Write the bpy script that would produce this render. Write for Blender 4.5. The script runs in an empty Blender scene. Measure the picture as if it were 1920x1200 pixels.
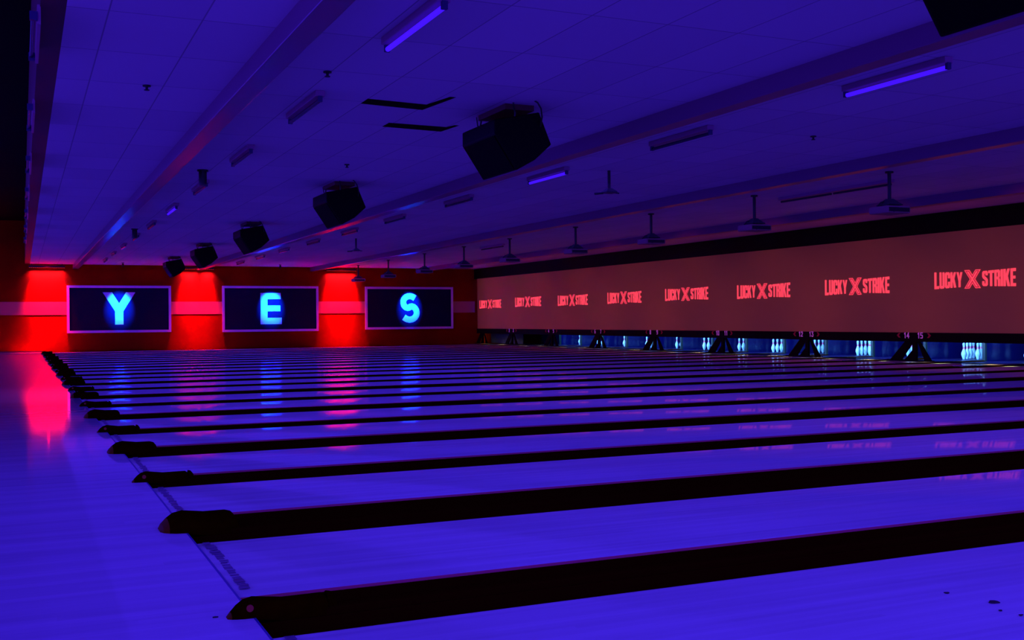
import bpy, bmesh, math, random
from mathutils import Vector, Matrix
random.seed(7)
C = bpy.context.scene.collection
PI = math.pi

# ------------------------------------------------------------------ materials
def mat(name, col, rough=.6, spec=.5, metal=0., emis=None, es=0., noise=0., nscale=(4,4,4), bump=0., coat=0., rvar=0.):
    m = bpy.data.materials.new(name); m.use_nodes = True
    nt = m.node_tree; b = nt.nodes['Principled BSDF']
    b.inputs['Base Color'].default_value = (*col, 1)
    b.inputs['Roughness'].default_value = rough
    b.inputs['Specular IOR Level'].default_value = spec
    b.inputs['Metallic'].default_value = metal
    b.inputs['Coat Weight'].default_value = coat
    b.inputs['Coat Roughness'].default_value = .05
    if emis:
        b.inputs['Emission Color'].default_value = (*emis, 1)
        b.inputs['Emission Strength'].default_value = es
    if noise or bump or rvar:
        tc = nt.nodes.new('ShaderNodeTexCoord'); mp = nt.nodes.new('ShaderNodeMapping')
        mp.inputs['Scale'].default_value = nscale
        nz = nt.nodes.new('ShaderNodeTexNoise'); nz.inputs['Scale'].default_value = 1; nz.inputs['Detail'].default_value = 4
        nt.links.new(tc.outputs['Object'], mp.inputs[0]); nt.links.new(mp.outputs[0], nz.inputs[0])
        if noise:
            mr = nt.nodes.new('ShaderNodeMapRange')
            mr.inputs[1].default_value = .3; mr.inputs[2].default_value = .7
            mr.inputs[3].default_value = 1-noise; mr.inputs[4].default_value = 1+noise*.3
            mx = nt.nodes.new('ShaderNodeMix'); mx.data_type = 'RGBA'; mx.blend_type = 'MULTIPLY'; mx.inputs[0].default_value = 1
            mx.inputs[6].default_value = (*col, 1)
            nt.links.new(nz.outputs[0], mr.inputs[0]); nt.links.new(mr.outputs[0], mx.inputs[7])
            nt.links.new(mx.outputs[2], b.inputs['Base Color'])
        if rvar:
            mr = nt.nodes.new('ShaderNodeMapRange')
            mr.inputs[1].default_value = .35; mr.inputs[2].default_value = .65
            mr.inputs[3].default_value = max(.0, rough-rvar); mr.inputs[4].default_value = rough+rvar
            nt.links.new(nz.outputs[0], mr.inputs[0]); nt.links.new(mr.outputs[0], b.inputs['Roughness'])
        if bump:
            bp = nt.nodes.new('ShaderNodeBump'); bp.inputs['Strength'].default_value = bump; bp.inputs['Distance'].default_value = .01
            nt.links.new(nz.outputs[0], bp.inputs['Height']); nt.links.new(bp.outputs[0], b.inputs['Normal'])
    return m

def board_mat(name, col, width, rough, axis=1, seam=.9, spec=.5, bump=.05, gloss=(.04, .21), rng=(.72, .94)):
    """maple boards running along x, each board with its own slight tone and a fine seam"""
    m = bpy.data.materials.new(name); m.use_nodes = True
    nt = m.node_tree; N = nt.nodes; L = nt.links; b = N['Principled BSDF']
    b.inputs['Specular IOR Level'].default_value = spec
    tc = N.new('ShaderNodeTexCoord'); sp = N.new('ShaderNodeSeparateXYZ'); L.new(tc.outputs['Object'], sp.inputs[0])
    mul = N.new('ShaderNodeMath'); mul.operation = 'MULTIPLY'; mul.inputs[1].default_value = 1/width; L.new(sp.outputs[axis], mul.inputs[0])
    fl = N.new('ShaderNodeMath'); fl.operation = 'FLOOR'; L.new(mul.outputs[0], fl.inputs[0])
    fr = N.new('ShaderNodeMath'); fr.operation = 'FRACT'; L.new(mul.outputs[0], fr.inputs[0])
    # per-board joint cells along x
    xm = N.new('ShaderNodeMath'); xm.operation = 'MULTIPLY_ADD'; xm.inputs[1].default_value = .45; L.new(sp.outputs[0], xm.inputs[0])
    jo = N.new('ShaderNodeMath'); jo.operation = 'MULTIPLY'; jo.inputs[1].default_value = 3.37; L.new(fl.outputs[0], jo.inputs[0]); L.new(jo.outputs[0], xm.inputs[2])
    xf = N.new('ShaderNodeMath'); xf.operation = 'FLOOR'; L.new(xm.outputs[0], xf.inputs[0])
    cb = N.new('ShaderNodeCombineXYZ'); L.new(fl.outputs[0], cb.inputs[0]); L.new(xf.outputs[0], cb.inputs[1])
    wn = N.new('ShaderNodeTexWhiteNoise'); L.new(cb.outputs[0], wn.inputs[0])
    mr = N.new('ShaderNodeMapRange'); mr.inputs[3].default_value = .90; mr.inputs[4].default_value = 1.0; L.new(wn.outputs[0], mr.inputs[0])
    sm = N.new('ShaderNodeMath'); sm.operation = 'GREATER_THAN'; sm.inputs[1].default_value = .05; L.new(fr.outputs[0], sm.inputs[0])
    s2 = N.new('ShaderNodeMapRange'); s2.inputs[3].default_value = seam; s2.inputs[4].default_value = 1; L.new(sm.outputs[0], s2.inputs[0])
    pr = N.new('ShaderNodeMath'); pr.operation = 'MULTIPLY'; L.new(mr.outputs[0], pr.inputs[0]); L.new(s2.outputs[0], pr.inputs[1])
    mp = N.new('ShaderNodeMapping'); mp.inputs['Scale'].default_value = (.5, 9, 1); L.new(tc.outputs['Object'], mp.inputs[0])
    nz = N.new('ShaderNodeTexNoise'); nz.inputs['Scale'].default_value = 1; nz.inputs['Detail'].default_value = 5; L.new(mp.outputs[0], nz.inputs[0])
    nr = N.new('ShaderNodeMapRange'); nr.inputs[1].default_value = .3; nr.inputs[2].default_value = .7; nr.inputs[3].default_value = .88; nr.inputs[4].default_value = 1.05; L.new(nz.outputs[0], nr.inputs[0])
    p2 = N.new('ShaderNodeMath'); p2.operation = 'MULTIPLY'; L.new(pr.outputs[0], p2.inputs[0]); L.new(nr.outputs[0], p2.inputs[1])
    mx = N.new('ShaderNodeMix'); mx.data_type = 'RGBA'; mx.blend_type = 'MULTIPLY'; mx.inputs[0].default_value = 1
    mx.inputs[6].default_value = (*col, 1); L.new(p2.outputs[0], mx.inputs[7]); L.new(mx.outputs[2], b.inputs['Base Color'])
    rr = N.new('ShaderNodeMapRange'); rr.inputs[1].default_value = .3; rr.inputs[2].default_value = .7; rr.inputs[3].default_value = rough*.7; rr.inputs[4].default_value = rough*1.5
    L.new(nz.outputs[0], rr.inputs[0]); L.new(rr.outputs[0], b.inputs['Roughness'])
    bp = N.new('ShaderNodeBump'); bp.inputs['Strength'].default_value = bump; bp.inputs['Distance'].default_value = .004
    L.new(nz.outputs[0], bp.inputs['Height'])
    df = N.new('ShaderNodeBsdfDiffuse'); gl = N.new('ShaderNodeBsdfGlossy'); gl.inputs['Color'].default_value = (1, 1, 1, 1)
    L.new(mx.outputs[2], df.inputs['Color']); L.new(rr.outputs[0], gl.inputs['Roughness']); L.new(bp.outputs[0], gl.inputs['Normal'])
    lw = N.new('ShaderNodeLayerWeight'); lw.inputs['Blend'].default_value = .5
    cr = N.new('ShaderNodeMapRange'); cr.inputs[1].default_value = rng[0]; cr.inputs[2].default_value = rng[1]; cr.inputs[3].default_value = gloss[0]; cr.inputs[4].default_value = gloss[1]
    L.new(lw.outputs['Facing'], cr.inputs[0])
    ms = N.new('ShaderNodeMixShader'); L.new(cr.outputs[0], ms.inputs[0]); L.new(df.outputs[0], ms.inputs[1]); L.new(gl.outputs[0], ms.inputs[2])
    L.new(ms.outputs[0], N['Material Output'].inputs['Surface'])
    return m

def tile_mat():
    """lay-in ceiling tiles: dark hairline joints, slight tone change from tile to tile"""
    m = bpy.data.materials.new('ceiling_tile'); m.use_nodes = True
    nt = m.node_tree; N = nt.nodes; L = nt.links; b = N['Principled BSDF']
    b.inputs['Roughness'].default_value = .85; b.inputs['Specular IOR Level'].default_value = .2
    tc = N.new('ShaderNodeTexCoord'); sp = N.new('ShaderNodeSeparateXYZ'); L.new(tc.outputs['Object'], sp.inputs[0])
    outs = []; fls = []
    for ax, off, w, thr in ((0, 2.31, .615, .018), (1, 6.62, 1.15, .010)):
        s = N.new('ShaderNodeMath'); s.operation = 'SUBTRACT'; s.inputs[1].default_value = off - w*40; L.new(sp.outputs[ax], s.inputs[0])
        d = N.new('ShaderNodeMath'); d.operation = 'DIVIDE'; d.inputs[1].default_value = w; L.new(s.outputs[0], d.inputs[0])
        f = N.new('ShaderNodeMath'); f.operation = 'FRACT'; L.new(d.outputs[0], f.inputs[0])
        fl = N.new('ShaderNodeMath'); fl.operation = 'FLOOR'; L.new(d.outputs[0], fl.inputs[0]); fls.append(fl)
        g = N.new('ShaderNodeMath'); g.operation = 'GREATER_THAN'; g.inputs[1].default_value = thr; L.new(f.outputs[0], g.inputs[0]); outs.append(g)
    p = N.new('ShaderNodeMath'); p.operation = 'MULTIPLY'; L.new(outs[0].outputs[0], p.inputs[0]); L.new(outs[1].outputs[0], p.inputs[1])
    cb = N.new('ShaderNodeCombineXYZ'); L.new(fls[0].outputs[0], cb.inputs[0]); L.new(fls[1].outputs[0], cb.inputs[1])
    wn = N.new('ShaderNodeTexWhiteNoise'); L.new(cb.outputs[0], wn.inputs[0])
    mr = N.new('ShaderNodeMapRange'); mr.inputs[3].default_value = .92; mr.inputs[4].default_value = 1.02; L.new(wn.outputs[0], mr.inputs[0])
    jm = N.new('ShaderNodeMapRange'); jm.inputs[3].default_value = .55; jm.inputs[4].default_value = 1; L.new(p.outputs[0], jm.inputs[0])
    q = N.new('ShaderNodeMath'); q.operation = 'MULTIPLY'; L.new(mr.outputs[0], q.inputs[0]); L.new(jm.outputs[0], q.inputs[1])
    mx = N.new('ShaderNodeMix'); mx.data_type = 'RGBA'; mx.blend_type = 'MULTIPLY'; mx.inputs[0].default_value = 1
    mx.inputs[6].default_value = (.72, .62, .62, 1); L.new(q.outputs[0], mx.inputs[7]); L.new(mx.outputs[2], b.inputs['Base Color'])
    return m

M = dict(
    lane=board_mat('lane_maple', (.74, .86, .74), .027, .048, seam=.97, bump=.03),
    edge=mat('lane_edge', (.80, .10, .14), .35),
    approach=board_mat('approach_maple', (.80, .82, .84), .055, .050, seam=.93, bump=.08, gloss=(.08, .78), rng=(.86, .935)),
    gutter=mat('gutter_plastic', (.030, .010, .0006), .8, .0),
    cap=mat('capping_black', (.030, .010, .0006), .8, .0),
    nose=mat('nose_rubber', (.030, .018, .0002), .7, .0, noise=.3, nscale=(20,20,20)),
    nose_tip=mat('nose_worn', (.16, .06, .001), .6, .05),
    screw=mat('screw_metal', (.45, .07, .03), .5, .1),
    strip=mat('capping_highlight', (.75, .66, .55), .25, .5, .7),
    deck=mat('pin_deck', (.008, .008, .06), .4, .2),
    foul=mat('foul_marking', (.10, .04, .16), .3, noise=.6, nscale=(30, 12, 5)),
    seam=mat('seam_dark', (.05, .04, .35), .4),
    ceil=tile_mat(),
    beam=mat('beam_paint', (.22, .10, .15), .28, .3),
    trim=mat('trim_dark', (.10, .016, .0035), .6),
    black=mat('matt_black', (.003, .002, .0003), .8, .03),
    spk=mat('speaker_black', (.003, .003, .0004), .6, .08),
    grille=mat('grille_black', (.002, .002, .0003), .8, .05, bump=.4, nscale=(90,90,90)),
    wall=mat('wall_rust_paint', (.27, .018, .0015), .9, .02, noise=.18, nscale=(1.2, 1, 1)),
    stripe=mat('wall_stripe', (.50, .24, .12), .8, .05),
    skirt=mat('skirting_black', (.006, .004, .004), .5),
    frame=mat('panel_frame', (.80, .62, .72), .4, .4),
    panel=mat('panel_black', (.010, .008, .030), .9, .02),
    letter=mat('letter_white', (.45, .88, .88), .7, .2),
    screen=mat('screen_white', (.52, .50, .050), .75, .2, noise=.05, nscale=(1, .8, 2)),
    fascia=mat('fascia_black', (.006, .005, .0008), .7, .06),
    logo=mat('logo_red', (.2, .02, .02), .6, .2, emis=(1., .058, .10), es=1.0),  # projected light, given as emission of thin letter meshes
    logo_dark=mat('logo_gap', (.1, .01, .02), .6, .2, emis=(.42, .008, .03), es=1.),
    digit=mat('sign_digit', (.4, .3, .4), .6, .2, emis=(.22, .035, .22), es=.8),
    arrow=mat('sign_arrow', (.3, .02, .02), .6, .2, emis=(.05, .001, .002), es=.5),
    kick=mat('kickback_panel', (.003, .005, .10), .18, .5),
    kickedge=mat('kickback_edge', (.01, .04, .035), .4),
    curtain=mat('pit_curtain', (.003, .005, .08), .8, .2, bump=.3, nscale=(1, 30, 1)),
    dull=mat('cover_grey', (.05, .07, .09), .7, .2),
    pin=mat('pin_white', (.42, .92, .95), .4, .4),
    pinband=mat('pin_red_stripe', (1., .06, .25), .3, .5),
    housing=mat('lamp_housing', (.42, .20, .26), .45, .4),
    housing_end=mat('lamp_end', (.25, .04, .06), .5, .4),
    tube_on=mat('tube_lit', (.1, .1, .6), .4, .5, emis=(.050, .005, 1.), es=1.1),
    tube_off=mat('tube_unlit', (.008, .006, .02), .25, .6),
    socket=mat('tube_socket', (.03, .02, .10), .5),
    projbody=mat('projector_body', (.34, .20, .16), .6, .2),
    lens=mat('projector_lens', (.02, .02, .05), .1, .6),
    bar=mat('led_bar_body', (.01, .008, .008), .5),
    led=mat('led_red', (.5, .02, .02), .4, emis=(1., .03, .02), es=2.),
    steel=mat('bracket_black', (.006, .006, .006), .5),
    crumb=mat('chip_dark', (.02, .008, .02), .7),
)

# ------------------------------------------------------------------ mesh helpers
def box(bm, x0, x1, y0, y1, z0, z1, mi=0):
    v = [bm.verts.new((x, y, z)) for x in (x0, x1) for y in (y0, y1) for z in (z0, z1)]
    fs = [(0,1,3,2), (4,6,7,5), (0,4,5,1), (2,3,7,6), (0,2,6,4), (1,5,7,3)]
    out = []
    for f in fs:
        fc = bm.faces.new([v[i] for i in f]); fc.material_index = mi; out.append(fc)
    return out
def loft(bm, secs, closed=True, caps=True, mi=0):
    """secs: list of rings (lists of 3-D points)"""
    rings = [[bm.verts.new(p) for p in s] for s in secs]
    n = len(rings[0])
    for a, b in zip(rings, rings[1:]):
        for i in range(n if closed else n-1):
            j = (i+1) % n
            bm.faces.new((a[i], a[j], b[j], b[i])).material_index = mi
    if caps:
        bm.faces.new(rings[0][::-1]).material_index = mi; bm.faces.new(rings[-1]).material_index = mi
def cyl(bm, p0, p1, r, n=12, r2=None, mi=0):
    p0 = Vector(p0); p1 = Vector(p1); d = (p1-p0).normalized()
    a = d.orthogonal().normalized(); b = d.cross(a)
    r2 = r if r2 is None else r2
    loft(bm, [[p + (a*math.cos(t)+b*math.sin(t))*rr for t in [2*PI*i/n for i in range(n)]] for p, rr in ((p0, r), (p1, r2))], mi=mi)
def tube(bm, pts, r, n=8):
    pts = [Vector(p) for p in pts]; secs = []
    for i, p in enumerate(pts):
        d = (pts[min(i+1, len(pts)-1)]-pts[max(i-1, 0)]).normalized()
        a = d.cross(Vector((0.3, .2, 1))).normalized(); b = d.cross(a)
        secs.append([p+(a*math.cos(2*PI*k/n)+b*math.sin(2*PI*k/n))*r for k in range(n)])
    loft(bm, secs)
def lathe(bm, prof, n=20, c=(0,0), mi=None):
    rings = [[bm.verts.new((c[0]+r*math.cos(2*PI*i/n), c[1]+r*math.sin(2*PI*i/n), z)) for i in range(n)] for r, z in prof]
    for k, (a, b) in enumerate(zip(rings, rings[1:])):
        for i in range(n):
            j = (i+1) % n; f = bm.faces.new((a[i], a[j], b[j], b[i])); f.smooth = True
            if mi: f.material_index = mi(prof[k][1], prof[k+1][1])
    bm.faces.new(rings[0][::-1]); bm.faces.new(rings[-1])
def prism(bm, pts, fn, d=1, mi=0):
    """pts: 2-D outline; fn(a,b,depth)->3-D"""
    A = [bm.verts.new(fn(a, b, 0)) for a, b in pts]; B = [bm.verts.new(fn(a, b, d)) for a, b in pts]
    n = len(pts)
    fs = [bm.faces.new(A), bm.faces.new(B[::-1])]
    for i in range(n):
        j = (i+1) % n; fs.append(bm.faces.new((A[j], A[i], B[i], B[j])))
    for f in fs: f.material_index = mi
def obj(name, bm, m, parent=None, bevel=0, smooth=False, label=None):
    bmesh.ops.recalc_face_normals(bm, faces=bm.faces)
    if smooth:
        for f in bm.faces: f.smooth = True
    me = bpy.data.meshes.new(name); bm.to_mesh(me); bm.free()
    for mm in (m if isinstance(m, (list, tuple)) else [m]): me.materials.append(mm)
    o = bpy.data.objects.new(name, me); C.objects.link(o)
    if parent:
        o.parent = parent
    if bevel:
        md = o.modifiers.new('b', 'BEVEL'); md.width = bevel; md.segments = 2; md.limit_method = 'ANGLE'
    if label: o['label'] = label
    return o
def tag(o, label, cat, group=None):
    o['label'] = label; o['category'] = cat
    if group: o['group'] = group
    return o
def struct(o): o['kind'] = 'structure'; return o
def thing(name, label, cat, loc=(0,0,0), group=None):
    o = bpy.data.objects.new(name, None); C.objects.link(o); o.location = loc; o.empty_display_size = .1
    return tag(o, label, cat, group)
def dup(root, loc, label, group=None, rotz=0):
    r = root.copy(); C.objects.link(r); r.location = loc; r.rotation_euler = (0, 0, rotz)
    r['label'] = label
    if group: r['group'] = group
    for ch in list(root.children):
        c = ch.copy(); C.objects.link(c); c.parent = r
        for g in ch.children:
            d = g.copy(); C.objects.link(d); d.parent = c
    return r
B = bmesh.new
NUM = ['zero','one','two','three','four','five','six','seven','eight','nine','ten','eleven','twelve','thirteen','fourteen','fifteen',
       'sixteen','seventeen','eighteen','nineteen','twenty','twenty-one','twenty-two','twenty-three','twenty-four']
ORD = ['nearest','second nearest','third nearest','fourth nearest','fifth nearest','sixth nearest','seventh nearest','eighth nearest','ninth nearest','tenth nearest',
       'eleventh nearest','twelfth nearest','thirteenth nearest','fourteenth nearest','fifteenth nearest','sixteenth nearest','seventeenth nearest','eighteenth nearest',
       'nineteenth nearest','twentieth nearest','twenty-first nearest','twenty-second nearest','twenty-third nearest','twenty-fourth nearest']

# ------------------------------------------------------------------ key dimensions (metres)
PAIR = 3.416; A0 = 3.69; DA = .085; DB = .283; GW = .235; BW = 1.054
CROWN = .0065; XM = 16.37; H = 3.097; YW = 41.44
def Adiv(k): return A0 + k*PAIR
def lane_y(n): # lane n counted from the far wall
    k = (23-n)//2
    return Adiv(k) - .8045 if (23-n) % 2 == 0 else Adiv(k) + .8045

# ------------------------------------------------------------------ room shell
bm = B(); box(bm, -9, 0.0, -3, YW, -.12, 0); box(bm, -9, 21, -3, YW, -.16, -.121, 1)
struct(obj('floor', bm, [M['approach'], M['black']]))
bm = B(); box(bm, -.41, XM+.1, -1.2, YW, H, H+.05)
struct(obj('ceiling', bm, M['ceil']))
bm = B(); box(bm, -9, -.57, -3, YW, 4.6, 4.7)
struct(obj('ceiling', bm, M['black']))
bm = B(); box(bm, -.57, -.41, -1.2, YW, H, 4.6)
struct(obj('trim_1', bm, M['trim']))
bm = B(); box(bm, -9, 21, YW, YW+.15, -.16, 4.7)
struct(obj('wall_far', bm, M['wall']))
bm = B(); box(bm, -9, XM, YW-.006, YW+.01, 1.31, 1.77)
struct(obj('trim_2', bm, M['stripe']))
bm = B(); box(bm, -9, -.02, YW-.03, YW+.01, 0, .05)
struct(obj('baseboard_far', bm, M['skirt']))
bm = B(); box(bm, 20.9, 21, -3, YW, -.16, 4.7)
struct(obj('wall_right', bm, M['black']))
for i, x in enumerate((.98, 5.25, 9.50, 13.80)):
    bm = B(); box(bm, x, x+.19, -1.2, YW, H-.16, H+.02)
    struct(obj('trim_%d' % (i+3), bm, M['beam'], bevel=.008))

# ------------------------------------------------------------------ lanes
def make_lane(n):
    y = lane_y(n)
    lab = '%s polished bowling lane counting from the front of the picture' % ORD[23-n]
    if n in (12, 13, 14, 15): lab = 'polished bowling lane running up to the pins beside the number %d sign' % n
    if n == 1: lab = 'farthest polished bowling lane, right along the rust red wall'
    t = thing('bowling_lane', lab, 'bowling lane', (0, y, 0), 'bowling lanes side by side')
    bm = B(); ns = 16
    us = [0, .003]+[i/ns for i in range(1, ns)]+[.997, 1]
    ring = lambda x: [(x, -BW/2+BW*u_, CROWN*(1-(2*u_-1)**2)-CROWN) for u_ in us]+[(x, BW/2, -.115), (x, -BW/2, -.115)]
    loft(bm, [ring(.004), ring(.008), ring(10), ring(16.99), ring(17.0)])
    for f in bm.faces:
        c = f.calc_center_median()
        if abs(c.y) > BW/2-.001: f.material_index = 1
        elif c.z > -.02 and .005 < c.x < 16.992: f.smooth = True
    obj('lane_bed', bm, [M['lane'], M['edge']], t)
    bm = B(); box(bm, 17.002, 19.9, -BW/2, BW/2, -.115, -.0005); obj('pin_deck', bm, M['deck'], t, label='pin deck and lane end with dimmed colour')  # takes in the lane's last stretch; its dimness is put into the colour
    for s in (-1, 1):
        yc = s*(BW/2+GW/2); w = GW/2-.002
        prof = [(yc-w, -.018), (yc-w+.008, -.018)]
        for i in range(13):
            a = PI*i/12; prof.append((yc-(w-.010)*math.cos(a), -.020-.052*math.sin(a)))
        prof += [(yc+w-.008, -.018), (yc+w, -.018), (yc+w, -.115), (yc-w, -.115)]
        bm = B(); loft(bm, [[(x, a, b) for a, b in prof] for x in (.006, 4.5, 9, 13.5, 19.0)])
        obj('gutter', bm, M['gutter'], t)
    if n >= 14:
        bm = B(); L = BW*.42
        rnd = random.Random(n)
        yy = BW/2-.02
        while yy > -BW/2*.75:
            w = rnd.uniform(.01, .05); box(bm, .028+rnd.uniform(0, .012), .060+rnd.uniform(0, .014), yy-w, yy, .0002, .0012); yy -= w+rnd.uniform(.002, .02)
        obj('foul_line_marking', bm, M['foul'], t, label='worn dark foul line marking')
    return t
for n in range(23, 0, -1): make_lane(n)

bm = B(); box(bm, -.004, .004, -3, YW-.02, -.1, .0006)
struct(obj('trim_7', bm, M['seam']))

def arch(w, h, x, yc=0, z0=0, n=14, side=.45):
    pts = [(x, yc-w/2, z0)]
    for i in range(n+1):
        a = PI*i/n
        pts.append((x, yc-w/2*math.cos(a), z0+h*side+h*(1-side)*math.sin(a)))
    pts.append((x, yc+w/2, z0))
    return pts
def make_divider(wide):
    w = DB if wide else DA
    t = thing('lane_divider', '', 'lane divider', (0, 0, 0), 'raised dividers between the lane gutters')
    bm = B(); loft(bm, [arch(w-.006, .010+.085, x, z0=-.085, side=.92) for x in (.20, 6, 12, 18.46)])
    cp = obj('capping', bm, M['cap'], t)
    bm = B()
    if wide: secs = [(-.112,.10,.010),(-.100,.17,.030),(-.075,.22,.056),(-.045,.255,.078),(0,.272,.088),(.10,.276,.091),(.20,.276,.091),(.225,.270,.084),(.240,.255,.066),(.248,.235,.030)]
    else:    secs = [(-.085,.035,.006),(-.072,.055,.022),(-.052,.070,.044),(-.030,.078,.060),(.0,.080,.067),(.10,.080,.070),(.235,.080,.071),(.250,.078,.060),(.252,.07,.010)]
    rings = [arch(b, c, a, z0=-.004 if a < .02 else -.02, side=.35 if wide else .55) for a, b, c in secs]
    loft(bm, rings)
    for f in bm.faces:
        if f.calc_center_median().x < (-.083 if wide else -.070): f.material_index = 1
    obj('nose_cap', bm, [M['nose'], M['nose_tip']], t, smooth=False, bevel=0)
    bm = B()
    if wide: cyl(bm, (-.060, -.095, .030), (-.056, -.090, .034), .008)
    else: cyl(bm, (-.015, -.0415, .034), (-.015, -.036, .034), .012)
    obj('screw', bm, M['screw'], t, label='round screw head')
    if not wide:
        bm = B(); loft(bm, [arch(.06, .055, .252, z0=0), arch(.056, .052, .268, z0=0), arch(.05, .03, .285, z0=0)]); obj('end_stub', bm, M['nose'], t)
    bm = B(); box(bm, 15.9, 17.9, -w/2+.012, w/2-.012, .009, .018)  # pale strip carries the highlight of the lit capping end
    obj('capping_glint', bm, M['strip'], t, label='pale highlight strip laid on the divider near the pins')
    return t
dA = make_divider(False); dB = make_divider(True)
for o in (dA, dB): pass
first = {0: dA, 1: dB}; used = set(); j = 0
for k in range(12):
    for wide in (0, 1):
        y = Adiv(k) + (PAIR/2 if wide else 0)
        if y > YW-.05: continue
        hi = 'broad round-nosed' if wide else 'slim'
        lab = '%s %s black divider between two lane gutters, counted from the front' % (ORD[j], hi)
        if k == 4 and not wide: lab = 'slim black divider ending under the 14 and 15 number signs'
        if k == 5 and not wide: lab = 'slim black divider ending under the 12 and 13 number signs'
        if y > 41.2: y = 41.30; lab = 'last slim black divider lying against the foot of the far wall'
        j += 1
        if wide not in used:
            used.add(wide); o = first[wide]; o.location = (0, y, 0); o['label'] = lab
        else: o = dup(first[wide], (0, y, 0), lab)

# ------------------------------------------------------------------ masking wall, pin area
t = thing('masking_wall', 'long pale screen wall above the pins glowing dusky red with projected logos', 'screen wall', (XM, 0, 0))
bm = B(); box(bm, 0, .05, -1.2, 41.15, .647, 2.687); obj('screen', bm, M['screen'], t)
bm = B(); box(bm, -.02, .09, -1.2, YW-.01, 2.687, H-.001); obj('upper_band', bm, M['fascia'], t)
bm = B(); box(bm, -.015, .10, -1.2, 41.2, .455, .645); fas = obj('lower_fascia', bm, M['fascia'], t)

GL = {
'L': [[(0,0),(.48,0),(.48,.17),(.21,.17),(.21,1),(0,1)]],
'U': [[(0,1),(0,.10),(.09,0),(.41,0),(.5,.10),(.5,1),(.30,1),(.30,.17),(.20,.17),(.20,1)]],
'C': [[(.5,.40),(.30,.40),(.30,.17),(.20,.17),(.20,.83),(.30,.83),(.30,.62),(.5,.62),(.5,.90),(.41,1),(.09,1),(0,.90),(0,.10),(.09,0),(.41,0),(.5,.10)]],
'K': [[(0,0),(.20,0),(.20,.33),(.24,.40),(.34,0),(.56,0),(.38,.58),(.54,1),(.34,1),(.20,.66),(.20,1),(0,1)]],
'Y': [[(.18,0),(.38,0),(.38,.40),(.56,1),(.36,1),(.28,.62),(.20,1),(0,1),(.18,.40)]],
'S': [[(0,.10),(.09,0),(.41,0),(.5,.10),(.5,.42),(.41,.54),(.20,.68),(.20,.83),(.30,.83),(.30,.70),(.5,.70),(.5,.90),(.41,1),(.09,1),(0,.90),(0,.62),(.09,.50),(.30,.36),(.30,.17),(.20,.17),(.20,.33),(0,.33)]],
'T': [[(.15,0),(.35,0),(.35,.83),(.5,.83),(.5,1),(0,1),(0,.83),(.15,.83)]],
'R': [[(0,0),(.20,0),(.20,1),(0,1)], [(.20,.83),(.30,.83),(.30,.58),(.20,.58),(.20,.42),(.27,.42),(.30,.36),(.30,0),(.5,0),(.5,.40),(.43,.50),(.5,.60),(.5,.90),(.41,1),(.20,1)]],
'I': [[(0,0),(.20,0),(.20,1),(0,1)]],
'E': [[(0,0),(.46,0),(.46,.17),(.20,.17),(.20,.42),(.42,.42),(.42,.58),(.20,.58),(.20,.83),(.46,.83),(.46,1),(0,1)]],
'X': [[(0,0),(.24,0),(.42,.30),(.60,0),(.84,0),(.54,.5),(.84,1),(.60,1),(.42,.70),(.24,1),(0,1),(.30,.5)]],
}
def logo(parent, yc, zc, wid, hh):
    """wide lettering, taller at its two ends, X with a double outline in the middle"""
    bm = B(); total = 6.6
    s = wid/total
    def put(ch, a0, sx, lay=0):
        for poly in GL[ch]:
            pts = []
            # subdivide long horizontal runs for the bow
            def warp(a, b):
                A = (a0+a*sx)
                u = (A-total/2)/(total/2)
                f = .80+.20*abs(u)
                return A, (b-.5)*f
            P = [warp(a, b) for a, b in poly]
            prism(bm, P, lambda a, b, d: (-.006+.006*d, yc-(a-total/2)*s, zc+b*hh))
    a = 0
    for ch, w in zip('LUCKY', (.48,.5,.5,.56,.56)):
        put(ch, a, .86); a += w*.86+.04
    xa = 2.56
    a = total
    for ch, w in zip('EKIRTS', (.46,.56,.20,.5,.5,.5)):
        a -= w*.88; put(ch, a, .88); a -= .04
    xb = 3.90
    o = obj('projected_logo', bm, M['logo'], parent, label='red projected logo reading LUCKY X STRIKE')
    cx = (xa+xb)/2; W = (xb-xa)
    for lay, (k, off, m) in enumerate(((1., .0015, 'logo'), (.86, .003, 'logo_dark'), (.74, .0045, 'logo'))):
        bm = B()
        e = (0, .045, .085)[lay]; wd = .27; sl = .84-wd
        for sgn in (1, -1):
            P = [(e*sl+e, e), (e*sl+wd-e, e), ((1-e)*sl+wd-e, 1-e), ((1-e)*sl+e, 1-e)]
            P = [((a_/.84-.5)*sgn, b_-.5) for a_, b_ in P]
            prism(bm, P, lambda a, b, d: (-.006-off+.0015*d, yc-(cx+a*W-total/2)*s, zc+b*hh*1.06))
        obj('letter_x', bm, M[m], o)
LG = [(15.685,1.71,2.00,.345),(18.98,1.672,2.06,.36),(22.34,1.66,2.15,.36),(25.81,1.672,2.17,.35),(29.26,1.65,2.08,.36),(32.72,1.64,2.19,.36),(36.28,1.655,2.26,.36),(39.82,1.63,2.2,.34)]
for y, z, w, h in LG: logo(t, y, z, w, h)

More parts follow.
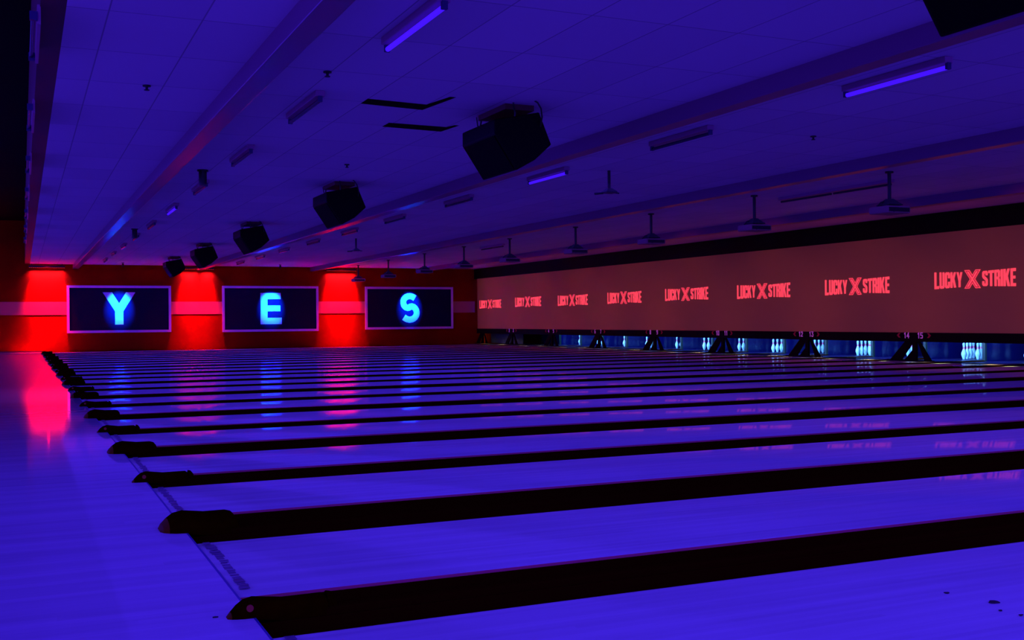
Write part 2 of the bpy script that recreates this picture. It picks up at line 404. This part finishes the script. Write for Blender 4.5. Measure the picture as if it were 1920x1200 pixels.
# number signs (digits as thin strokes) and small red pointers
def stroke(bm, pts, w, fn, d=1):
    for (a0, b0), (a1, b1) in zip(pts, pts[1:]):
        L = math.hypot(a1-a0, b1-b0); ux, uy = (a1-a0)/L, (b1-b0)/L; e = w*.5
        q = [(a0-ux*e-uy*e, b0-uy*e+ux*e), (a0-ux*e+uy*e, b0-uy*e-ux*e), (a1+ux*e+uy*e, b1+uy*e-ux*e), (a1+ux*e-uy*e, b1+uy*e+ux*e)]
        prism(bm, q, fn, d)
DG = {'0': [[(0,0),(.5,0),(.5,1),(0,1),(0,0)]], '1': [[(.08,.8),(.28,1),(.28,0)]], '2': [[(0,.8),(.1,1),(.4,1),(.5,.85),(.5,.6),(0,0),(.5,0)]],
      '3': [[(0,1),(.5,1),(.25,.6),(.5,.45),(.5,.1),(.4,0),(.1,0),(0,.15)]], '4': [[(.4,0),(.4,1),(0,.3),(.55,.3)]],
      '5': [[(.5,1),(0,1),(0,.55),(.4,.55),(.5,.45),(.5,.1),(.4,0),(0,0)]], '6': [[(.5,1),(.1,1),(0,.85),(0,0),(.5,0),(.5,.5),(0,.5)]],
      '7': [[(0,1),(.5,1),(.2,0)]], '8': [[(0,0),(.5,0),(.5,1),(0,1),(0,0)], [(0,.52),(.5,.52)]], '9': [[(0,0),(.4,0),(.5,.15),(.5,1),(0,1),(0,.5),(.5,.5)]]}
for k in range(3, 11):
    yb = Adiv(k)-.10
    for n, s in ((22-2*k, 1), (23-2*k, -1)):
        bm = B(); txt = str(n); w = len(txt)*.075; hgt = .105
        y0 = yb+s*.19+w/2
        for i, ch in enumerate(txt):
            for st in DG[ch]:
                stroke(bm, [(a*.10, b*hgt) for a, b in st], .020, lambda a, b, d, i=i: (-.019+.004*d, y0-(a+i*.080), .535+b))
        g = obj('lane_number', bm, M['digit'], fas, label='lane number %d' % n)
        bm = B(); ya = yb+s*.42
        prism(bm, [(-.07*s,.0),(.07*s,.045),(.07*s,.0),(.10*s,.045),(.07*s,.09),(.07*s,.07),(-.07*s,.09)][:0] or [(.0,0),(.055*s,.05),(.0,.10),(-.05*s,.10),(.0,.05),(-.05*s,0)],
              lambda a, b, d: (-.019+.004*d, ya+a, .537+b))
        obj('pointer', bm, M['arrow'], fas, label='dim red arrow beside the lane number')

# A-frame supports under the masking wall
def support():
    t = thing('masking_support', '', 'support', (XM+.02, 0, 0), 'black supports under the screen wall')
    bm = B(); box(bm, -.03, .03, -.05, .05, .05, .456); obj('post', bm, M['fascia'], t)
    bm = B(); prism(bm, [(.06,.455),(.30,.455),(.74,.05),(.42,.05)][:4], lambda a, b, d: (.01+.03*d, a, b)); obj('brace', bm, M['fascia'], t)
    bm = B(); prism(bm, [(.10,.30),(.10,.06),(.36,.06)], lambda a, b, d: (.05+.02*d, a, b)); obj('gusset', bm, M['fascia'], t)
    bm = B(); prism(bm, [(-.06,.455),(-.12,.455),(-.44,.05),(-.25,.05)], lambda a, b, d: (.01+.03*d, a, b)); obj('brace', bm, M['fascia'], t)
    bm = B(); box(bm, -.06, .08, -.45, .75, .047, .065); obj('foot_rail', bm, M['fascia'], t)
    return t
sup = support(); fst = True
for k in range(3, 12):
    y = Adiv(k)-.10
    if k == 11: y = 41.0-.35
    lab = 'black A-frame support under the %d and %d number signs' % (22-2*k, 23-2*k) if k < 11 else 'black A-frame support at the far wall end of the screen wall'
    if k == 3: lab = 'black A-frame support at the right edge of the picture'
    if fst: sup.location = (XM+.02, y, 0); sup['label'] = lab; fst = False
    else: dup(sup, (XM+.02, y, 0), lab)

# kickback panels between lanes, pit back, roof of the pin area
def kick_panel(y, lab, dim):
    t = thing('kickback_panel', lab, 'panel', (18.5, y, 0), 'side panels between the pin decks')
    bm = B(); box(bm, 0.02, 1.9, -.038, .038, -.1, .80); obj('side_plate', bm, M['kick'], t)
    bm = B(); box(bm, -.03, .02, -.04, .04, -.1, .80); obj('front_edge', bm, M['kickedge'], t)
for k in range(3, 11):
    for wide in (1, 0) if k > 3 else (1,):
        y = Adiv(k)+(PAIR/2 if wide else 0)
        n = 21-2*k if wide else 22-2*k
        kick_panel(y+(-.0 if wide else 0), 'dark blue side panel between the pins of lane %s and lane %s' % (NUM[n], NUM[n+1]), False)
bm = B(); box(bm, 20.45, 20.5, 10, YW-.02, -.11, .85)
tag(obj('pit_curtain', bm, M['curtain']), 'dark blue cushion curtain hanging behind all the bowling pins', 'curtain')
bm = B(); box(bm, XM+.11, 20.9, -1.2, YW-.01, .86, .92)
struct(obj('trim_8', bm, M['black']))
# closed shutter of the last pair
bm = B(); box(bm, 17.0, 17.03, 38.1, 41.2, .052, .62)
for i in range(9): box(bm, 16.985, 17.0, 38.1, 41.2, .06+i*.062, .09+i*.062)
tag(obj('shutter', bm, M['dull']), 'dull grey shutter closing the last bay beside the far wall', 'shutter')

# bowling pins
def make_pin():
    t = thing('bowling_pin', '', 'bowling pin', (0,0,0), 'bowling pins standing on the pin decks')
    prof = [(.026,0),(.029,.006),(.036,.03),(.046,.06),(.056,.09),(.0605,.114),(.060,.125),(.056,.15),(.048,.175),(.038,.20),(.029,.225),(.0245,.245),(.0230,.256),(.0235,.27),(.0250,.29),(.0285,.315),(.0318,.335),(.0322,.348),(.030,.36),(.024,.371),(.014,.379),(.004,.381)]
    bm = B(); lathe(bm, prof, 18); obj('pin_body', bm, M['pin'], t)
    bm = B()
    lathe(bm, [(.0265,.236),(.0262,.238),(.0245,.249),(.0245,.252)], 18)
    lathe(bm, [(.0240,.262),(.0247,.264),(.0260,.278),(.0258,.280)], 18)
    obj('neck_stripes', bm, M['pinband'], t, label='two red neck stripes')
    return t
pin0 = make_pin(); pf = True
POS = [(0,0,'head pin'),(1,1,'left pin of the second row'),(1,-1,'right pin of the second row'),(2,2,'left pin of the third row'),(2,0,'middle pin of the third row'),
       (2,-2,'right pin of the third row'),(3,3,'leftmost pin of the back row'),(3,1,'inner left pin of the back row'),(3,-1,'inner right pin of the back row'),(3,-3,'rightmost pin of the back row')]
for n in range(15, 2, -1):
    yc = lane_y(n)+.0
    for r, q, nm in POS:
        if n % 2 == 0 and (r, q) in ((3,-3),): continue
        if n % 2 == 1 and q < 1 : continue
        loc = (18.75+r*.264, yc+q*.1524, .0)
        lab = 'white %s in the rack of lane %s' % (nm, NUM[n])
        if pf: pin0.location = loc; pin0['label'] = lab; pf = False
        else: dup(pin0, loc, lab)

# ------------------------------------------------------------------ far wall panels with letters
def sign(x0, x1, z0, z1, ch, gx0, gx1, gz0, gz1):
    t = thing('letter_sign', 'wide white-framed black sign on the far wall lit with a blue letter %s' % ch, 'sign', (x0, YW-.008, 0), 'framed letter signs on the far wall')
    w = x1-x0
    bm = B(); box(bm, .02, w-.02, -.03, 0, z0+.02, z1-.02); obj('backing_panel', bm, M['panel'], t)
    f = .085
    bm = B()
    box(bm, 0, w, -.06, 0, z1-f, z1); box(bm, 0, w, -.06, 0, z0, z0+f)
    box(bm, 0, f, -.06, 0, z0+f, z1-f); box(bm, w-f, w, -.06, 0, z0+f, z1-f)
    obj('frame', bm, M['frame'], t)
    bm = B(); gw = gx1-gx0; gh = gz1-gz0
    fn = lambda a, b, d: (gx0-x0+a, -.045+.015*d, gz0+b)
    if ch == 'Y': prism(bm, [(.372*gw,0),(.628*gw,0),(.628*gw,.41*gh),(gw,gh),(.715*gw,gh),(.5*gw,.66*gh),(.285*gw,gh),(0,gh),(.372*gw,.41*gh)], fn)
    elif ch == 'E': prism(bm, [(0,0),(gw,0),(gw,.205*gh),(.33*gw,.205*gh),(.33*gw,.41*gh),(.94*gw,.41*gh),(.94*gw,.60*gh),(.33*gw,.60*gh),(.33*gw,.80*gh),(.96*gw,.80*gh),(.96*gw,gh),(0,gh)], fn)
    else:
        cl = []; lw = .25
        rx = gw/2-lw/2; r1 = gh*.25-lw*.18; r2 = gh*.27-lw*.16
        zt = gh-lw/2-r1; zb = lw/2+r2
        for i in range(15):
            a = math.radians(38+(232)*i/14) ; cl.append((gw/2+rx*.92*math.cos(a), zt+r1*math.sin(a)))
        for i in range(15):
            a = math.radians(90-(232)*i/14); cl.append((gw/2+rx*math.cos(a), zb+r2*math.sin(a)))
        # smooth the centre line
        for _ in range(2):
            cl = [cl[0]]+[((cl[i-1][0]+2*cl[i][0]+cl[i+1][0])/4, (cl[i-1][1]+2*cl[i][1]+cl[i+1][1])/4) for i in range(1, len(cl)-1)]+[cl[-1]]
        L_, R_ = [], []
        for i, p in enumerate(cl):
            q0 = cl[max(i-1,0)]; q1 = cl[min(i+1,len(cl)-1)]
            dx, dz = q1[0]-q0[0], q1[1]-q0[1]; l = math.hypot(dx, dz)
            nx, nz = -dz/l*lw/2, dx/l*lw/2
            L_.append((p[0]+nx, p[1]+nz)); R_.append((p[0]-nx, p[1]-nz))
        for i in range(len(cl)-1):
            prism(bm, [L_[i], L_[i+1], R_[i+1], R_[i]], fn)
        bmesh.ops.remove_doubles(bm, verts=bm.verts, dist=1e-5)
    obj('letter', bm, M['letter'], t, label='glowing blue letter %s' % ch)
sign(.77, 4.31, .66, 2.35, 'Y', 1.96, 3.07, .95, 2.11)
sign(6.15, 9.80, .63, 2.36, 'E', 7.57, 8.37, .91, 2.10)
sign(11.68, 15.39, .66, 2.35, 'S', 13.09, 13.96, .90, 2.12)

# ------------------------------------------------------------------ lights helper
def area(loc, target, sx, sy, W, col, spread=PI):
    l = bpy.data.lights.new('area', 'AREA'); l.shape = 'RECTANGLE'; l.size = sx; l.size_y = sy; l.energy = W; l.color = col; l.spread = spread
    o = bpy.data.objects.new('area_light', l); C.objects.link(o); o.location = loc
    d = Vector(target)-Vector(loc); o.rotation_euler = d.to_track_quat('-Z', 'Y').to_euler()
    return o
def spot(loc, target, W, col, ang, blend=.5, r=.05):
    l = bpy.data.lights.new('spot', 'SPOT'); l.energy = W; l.color = col; l.spot_size = math.radians(ang); l.spot_blend = blend; l.shadow_soft_size = r
    o = bpy.data.objects.new('spot_light', l); C.objects.link(o); o.location = loc
    d = Vector(target)-Vector(loc); o.rotation_euler = d.to_track_quat('-Z', 'Y').to_euler()
    return o

# LED wash bars
def led_bar(x0, x1, lab, W):
    cx = (x0+x1)/2
    t = thing('wall_wash_light', lab, 'light', (cx, YW-.16, 2.985), 'red wall washers along the top of the far wall')
    w = (x1-x0)
    bm = B(); box(bm, -w/2, w/2, -.045, .045, -.02, .055); obj('housing', bm, M['bar'], t, bevel=.006)
    for s in (-1, 1):
        bm = B(); box(bm, s*w*.42-.012, s*w*.42+.012, -.03, .15, .045, .065); box(bm, s*w*.42-.012, s*w*.42+.012, -.03, .0, .055, .11); obj('bracket', bm, M['bar'], t)
    bm = B()
    n = 18
    for i in range(n):
        xx = -w/2+w*(i+.5)/n; cyl(bm, (xx, 0, -.026), (xx, 0, -.019), .014, 8)
    obj('led_strip', bm, M['led'], t, label='row of small red diodes')
    area((cx, YW-.16, 2.95), (cx, YW-.10, 1.4), w*.9, .04, W*2.6, (1., .0, .002), math.radians(38))
    area((cx, YW-.16, 2.95), (cx, YW-.01, 2.5), w*.9, .04, W*.30, (1., .05, .75), math.radians(95))
    l = bpy.data.lights.new('spill', 'POINT'); l.energy = 1.4; l.color = (1., .0, .01); l.shadow_soft_size = .03
    o = bpy.data.objects.new('spill_light', l); C.objects.link(o); o.location = (cx, YW-.30, 2.95)
    return t
WASH = 70
led_bar(-.45, .72, 'red wall washer at the far left corner of the ceiling', WASH)
led_bar(4.66, 5.84, 'red wall washer between the Y sign and the E sign', WASH)
led_bar(10.10, 11.30, 'red wall washer between the E sign and the S sign', WASH)

# letter spots
for i, (x, lab) in enumerate(((2.52, 'small black spotlight under the ceiling above the Y sign'), (7.97, 'small black spotlight under the ceiling above the E sign'), (13.52, 'small black spotlight under the ceiling above the S sign'))):
    yy = YW-1.7
    t = thing('spotlight', lab, 'spotlight', (x, yy, H), 'spotlights aimed at the letter signs')
    bm = B(); cyl(bm, (0,0,0), (0,0,-.02), .05); cyl(bm, (0,0,-.02), (0,0,-.06), .012); obj('base', bm, M['steel'], t)
    d = Vector((0, 1.7, -1.5)).normalized()
    bm = B(); p = Vector((0, 0, -.09)); cyl(bm, p-d*.05, p+d*.05, .035, r2=.042); obj('head', bm, M['steel'], t)
    s = Vector((x, yy, H))+p+d*.06
    spot(s, (x, YW, 1.55), 9000, (.0, .0, 1.), 30, 1., .02)
    spot(s, (x, YW, 1.56), 480, (.0, 1., .5), 30, 1., .02)

# ------------------------------------------------------------------ tube lights on the ceiling
def make_tube(lit):
    t = thing('tube_light', '', 'tube light', (0,0,0), 'tube lights on the ceiling')
    bm = B(); box(bm, -.045, .045, -.61, .61, -.055, 0); obj('housing', bm, M['housing'], t, bevel=.006)
    for s in (-1, 1):
        bm = B(); box(bm, -.02, .02, s*.60-.014, s*.60+.014, -.105, -.05); obj('socket', bm, M['socket'], t)
    bm = B(); cyl(bm, (0, -.585, -.088), (0, .585, -.088), .019, 14)
    obj('lamp_tube', bm, M['tube_on'] if lit else M['tube_off'], t, smooth=False, label='glowing violet tube' if lit else 'dark unlit tube')
    return t
tubes = {True: make_tube(True), False: make_tube(False)}; tu = set()
def put_tube(x, y, lit, lab, ang=0, W=0):
    if lit not in tu:
        tu.add(lit); o = tubes[lit]; o.location = (x, y, H); o['label'] = lab
    else: o = dup(tubes[lit], (x, y, H), lab)
    o['group'] = 'lit violet tube lights' if lit else 'unlit tube lights'
row1 = [7.14, 10.33, 13.60, 17.0, 20.4, 23.8, 27.2, 30.6, 34.0, 37.4]
for i, y in enumerate(row1):
    lit = i in (0, 4)
    put_tube(1.80, y, lit, '%s %s tube light of the left ceiling row, counted from the front' % (['first','second','third','fourth','fifth','sixth','seventh','eighth','ninth','tenth'][i], 'lit' if lit else 'unlit'))
row2 = [7.16, 10.5, 13.93, 17.4, 20.9, 24.2, 27.6, 31.0, 34.4, 37.8]
for i, y in enumerate(row2):
    lit = i in (0, 2)
    lab = '%s tube light of the middle ceiling row behind the hanging speakers, %s' % (['first','second','third','fourth','fifth','sixth','seventh','eighth','ninth','tenth'][i], 'lit' if lit else 'unlit')
    if i == 0: lab = 'brightly lit violet tube light at upper right of the ceiling'
    put_tube(6.18, y, lit, lab)
# long two-lamp battens near the masking wall
def batten(x, y, L, lab):
    t = thing('ceiling_light', lab, 'tube light', (x, y, H), 'long unlit battens near the screen wall')
    bm = B(); box(bm, -.05, .05, -L/2, L/2, -.05, .01); obj('housing', bm, M['housing'], t, bevel=.005)
    for s in (-1, 0):
        bm = B(); a = s*L/2+.03; cyl(bm, (0, a, -.078), (0, a+L/2-.06, -.078), .018); obj('lamp_tube', bm, M['tube_off'], t)
batten(11.5, 14.1, 2.7, 'long unlit batten light behind the nearest ceiling projector')
batten(11.42, 28.1, 1.6, 'long unlit batten light behind the far ceiling projectors')

# fixtures on the left edge of the ceiling
tl = thing('wall_lamp', 'nearest violet lamp along the black left edge of the ceiling', 'lamp', (-.60, 8.45, 3.03), 'lamps along the left ceiling edge')
bm = B(); box(bm, .012, .034, -.6, .6, -.05, .08); obj('housing', bm, M['housing'], tl)
bm = B(); cyl(bm, (-.015, -.58, 0), (-.015, .58, 0), .013); obj('lamp_tube', bm, M['tube_off'], tl)
for s in (-1, 1):
    bm = B(); box(bm, -.035, .015, s*.6-.015, s*.6+.015, -.03, .03); obj('end_cap', bm, M['socket'], tl)
for i, y in enumerate((11.75, 15.2, 18.6, 22.0, 25.4, 28.8)):
    dup(tl, (-.60, y, 3.03), '%s lamp along the black left edge of the ceiling' % ['second nearest','third nearest','fourth nearest','fifth nearest','sixth nearest','farthest'][i])

# ------------------------------------------------------------------ hanging speakers
def make_speaker():
    t = thing('hanging_speaker', '', 'speaker', (0,0,0), 'black speakers hanging from the ceiling')
    poly = [(3.46,2.92),(3.46,2.78),(3.69,2.44),(3.89,2.55),(4.07,2.71),(3.94,3.02)]
    X0 = 3.75
    bm = B(); prism(bm, [(a-X0, b-H) for a, b in poly], lambda a, b, d: (a, -.42+.84*d, b)); cab = obj('cabinet', bm, M['spk'], t, bevel=.012)
    # front grille on the face looking down towards the seats
    p0 = Vector((3.46-X0, 0, 2.78-H)); p1 = Vector((3.69-X0, 0, 2.44-H)); n = Vector((-(p1-p0).z*-1, 0, 0))
    d = (p1-p0).normalized(); nn = Vector((d.z, 0, -d.x))
    if nn.x > 0: nn = -nn
    a = p0+d*.02; b = p1-d*.02
    bm = B(); prism(bm, [(a.x, a.z), (b.x, b.z), (b.x+nn.x*.008, b.z+nn.z*.008), (a.x+nn.x*.008, a.z+nn.z*.008)], lambda u, v, d_: (u, -.39+.78*d_, v)); obj('grille', bm, M['grille'], cab)
    for s in (-1, 1):
        bm = B()
        tube(bm, [(-.08, s*.43, -.14), (-.08, s*.44, -.10), (-.08, s*.40, -.03), (-.08, s*.40, .0)], .009)
        if s < 0: tube(bm, [(.20, s*.42, -.22), (.18, s*.50, -.14), (.14, s*.56, -.07), (.10, s*.57, -.02), (.08, s*.55, .0)], .008)
        obj('hanger', bm, M['steel'], t)
    bm = B(); tube(bm, [(-.02, .43, -.20), (-.05, .48, -.15), (-.10, .46, -.08), (-.12, .44, 0)], .007); obj('cable', bm, M['steel'], t)
    bm = B(); box(bm, -.14, .17, -.34, .34, -.055, 0.0); obj('ceiling_shadow', bm, M['trim'], t)  # dark slab stands for the speaker's soft shadow on the ceiling
    return t
sp = make_speaker()
for i, (y, lab) in enumerate(((3.82, 'huge black speaker cut off by the top right corner'), (9.98, 'large black hanging speaker right of the two dark ceiling slots'), (16.28, 'black hanging speaker of middle size, third from the right'),
                              (23.28, 'fourth black hanging speaker from the right, below left of the middle one'), (29.8, 'small black hanging speaker in front of the middle red wall patch'), (36.0, 'smallest and leftmost black hanging speaker'))):
    loc = (3.75, y, H)
    if i == 0: sp.location = loc; sp['label'] = lab
    else: dup(sp, loc, lab)

# ------------------------------------------------------------------ ceiling projectors
def make_projector():
    t = thing('ceiling_projector', '', 'projector', (0,0,0), 'projectors hanging before the screen wall')
    bm = B(); cyl(bm, (0,0,0), (0,0,-.44), .026, 12); cyl(bm, (0,0,0), (0,0,-.025), .06, 14); obj('pole', bm, M['steel'], t)
    bm = B(); loft(bm, [[(sx*w, sy*w, z) for sx, sy in ((-1,-1),(1,-1),(1,1),(-1,1))] for w, z in ((.04,-.40),(.10,-.46),(.13,-.485),(.13,-.50))]); obj('bracket', bm, M['steel'], t)
    bm = B(); box(bm, -.22, .22, -.19, .19, -.62, -.515); pb = obj('body', bm, M['projbody'], t, bevel=.02)
    bm = B(); cyl(bm, (.21, .06, -.565), (.25, .06, -.565), .045, 16); obj('lens', bm, M['lens'], pb)
    bm = B(); box(bm, -.19, .19, -.196, -.188, -.60, -.54); obj('vent', bm, M['steel'], pb)
    bm = B(); tube(bm, [(-.02, .02, -.42), (-.12, .05, -.45), (-.18, .06, -.52), (-.17, .04, -.58), (-.10, -.19, -.60), (-.06, -.20, -.57)], .010); obj('cable', bm, M['steel'], t)
    return t
pj = make_projector()
PY = [12.1, 15.29, 18.65, 21.9, 25.56, 28.74, 32.06, 35.73, 39.39]
pl = ['nearest and rightmost ceiling projector before the screen wall'] + ['%s ceiling projector from the right before the screen wall' % a for a in ('second','third','fourth','fifth','sixth','seventh','eighth')] + ['farthest ceiling projector, beside the right red wall patch']
for i, y in enumerate(PY):
    loc = (10.82, y, H)
    if i == 0: pj.location = loc; pj['label'] = pl[i]
    else: dup(pj, loc, pl[i])
for i, y in enumerate([8.7]+PY):
    if i % 1 == 0: spot((11.1, y, H-.565), (XM, y, .95), 125, (1., .10, .26), 62, 1., .04)
# bare poles without a projector
bp = thing('ceiling_mount', 'bare black ceiling pole with empty bracket, the nearer of the two', 'ceiling mount', (6.93, 13.47, H), 'empty ceiling mounts')
bm = B(); cyl(bm, (0,0,0), (0,0,-.29), .022, 12); obj('pole', bm, M['steel'], bp)
bm = B(); loft(bm, [[(sx*w, sy*w, z) for sx, sy in ((-1,-1),(1,-1),(1,1),(-1,1))] for w, z in ((.03,-.25),(.085,-.30),(.09,-.32))]); cyl(bm, (-.09,.02,-.32), (-.22,.03,-.335), .016); cyl(bm, (.05,0,-.31), (.16,0,-.315), .010); obj('bracket', bm, M['steel'], bp)
dup(bp, (7.07, 26.75, H), 'bare black ceiling pole with empty bracket, the farther one above the red patch')

# small black cylinders, sprinklers, slots
for (x, y, lab) in ((1.60, 15.4, 'black cylinder lamp hanging near the left tube lights, the nearer one'), (1.62, 25.5, 'black cylinder lamp hanging near the left tube lights, the farther one')):
    t = thing('ceiling_lamp', lab, 'lamp', (x, y, H), 'cylinder lamps')
    bm = B(); cyl(bm, (0,0,0), (0,0,-.21), .055, 16); obj('body', bm, M['steel'], t)
    bm = B(); cyl(bm, (0,0,.01), (0,0,-.02), .075, 16); obj('flange', bm, M['steel'], t)
for (x, y, lab) in ((.33, 10.09, 'tiny dark sprinkler head on the ceiling left of the first beam'), (1.67, 8.97, 'tiny dark sprinkler head near the lit left tube light'), (7.72, 10.05, 'tiny dark sprinkler head beyond the middle beam, right'), (3.30, 14.17, 'tiny dark sprinkler head left of the middle speaker')):
    t = thing('ceiling_sprinkler', lab, 'sprinkler', (x, y, H), 'ceiling sprinklers')
    bm = B(); cyl(bm, (0,0,.01), (0,0,-.012), .035, 14); obj('plate', bm, M['steel'], t)
    bm = B(); cyl(bm, (0,0,-.012), (0,0,-.04), .012, 10); cyl(bm, (0,0,-.04), (0,0,-.046), .024, 12); obj('deflector', bm, M['steel'], t)
for i, pts in enumerate(([(2.31,9.92),(2.92,9.98),(3.00,9.55),(3.06,9.55),(2.97,10.24),(2.31,10.16)], [(2.88,11.04),(3.54,11.06),(3.58,10.92),(3.63,10.92),(3.58,11.34),(2.88,11.28)])):
    bm = B(); prism(bm, pts, lambda a, b, d: (a, b, H-.003+.002*d))  # black sheet below the tiles stands for the gap's dark inside
    tag(obj('ceiling_slot', bm, M['black']), ['dark open slot in the ceiling tiles, the nearer one', 'dark open slot in the ceiling tiles, the farther one'][i], 'ceiling slot')

# crumbs on the nearest lane and approach
def crumb(x, y, sx, sy, lab, z=0):
    bm = B(); n = 9; rr = random.Random(int(x*1000+y*77))
    ring = [(x+sx*math.cos(2*PI*i/n)*rr.uniform(.7, 1.1), y+sy*math.sin(2*PI*i/n)*rr.uniform(.6, 1.1)) for i in range(n)]
    prism(bm, ring, lambda a, b, d: (a, b, .0003+.003*d)); tag(obj('floor_chip', bm, M['crumb']), lab, 'chip', 'dark chips on the boards')
crumb(2.335, 2.715, .022, .020, 'largest dark chip lying on the nearest lane at lower right')
crumb(2.29, 2.88, .010, .010, 'small dark chip on the nearest lane, left of the largest chip')
crumb(2.27, 2.63, .008, .006, 'small dark chip on the nearest lane, right of the largest chip')
crumb(2.285, 2.56, .010, .006, 'dark chip on the nearest lane closest to the right picture edge')
crumb(-.118, 3.715, .010, .006, 'tiny dark chip on the approach left of the nearest divider')

# small warm lamps under the fascia light the ends of the dividers
for k in range(2, 12):
    for wide in (0, 1):
        y = Adiv(k)+(PAIR/2 if wide else 0)
        if 12 < y < 41.3: area((16.8, y, .44), (16.8, y+.0001, 0), .10, .9, 1.6 if not wide else 3, (1., .80, .40), math.radians(50))
# ------------------------------------------------------------------ pin lights
for n in range(16, 2, -1):
    y = lane_y(n)
    area((17.3, y, .80), (18.9, y, .15), .9, .08, 40.0, (.20, .36, 1.), math.radians(110))
# broad unseen fill lamps, added along the tube rows to light the lanes
for x, W in ((1.8, 235), (6.2, 285), (10.6, 85)):
    area((x, 20.5, H-.19), (x, 20.5001, 0), 2.6, 41, W, (.062, .020, 1.))
# ------------------------------------------------------------------ world: the violet glow of the rest of the hall
w = bpy.data.worlds.new('World'); bpy.context.scene.world = w; w.use_nodes = True
bg = w.node_tree.nodes['Background']; bg.inputs[0].default_value = (.062, .018, 1., 1); bg.inputs[1].default_value = 3.6

# ------------------------------------------------------------------ camera
f = 2033.094; yaw = .425; rol = -.009; cx = -.701; ch = .986
d = Vector((math.sin(yaw), math.cos(yaw), 0)); r = Vector((math.cos(yaw), -math.sin(yaw), 0)); u = r.cross(d)
r2 = r*math.cos(rol)+u*math.sin(rol); u2 = -r*math.sin(rol)+u*math.cos(rol)
cam = bpy.data.cameras.new('Camera'); co = bpy.data.objects.new('Camera', cam); C.objects.link(co)
cam.sensor_fit = 'HORIZONTAL'; cam.sensor_width = 36; cam.lens = f/1920*36; cam.clip_end = 200
m = Matrix((r2, u2, -d)).transposed().to_4x4(); m.translation = Vector((cx, 0, ch)); co.matrix_world = m
sc = bpy.context.scene; sc.camera = co
sc.view_settings.view_transform = 'Standard'; sc.view_settings.look = 'None'; sc.view_settings.exposure = 0; sc.view_settings.gamma = 1
sc.view_settings.use_curve_mapping = False
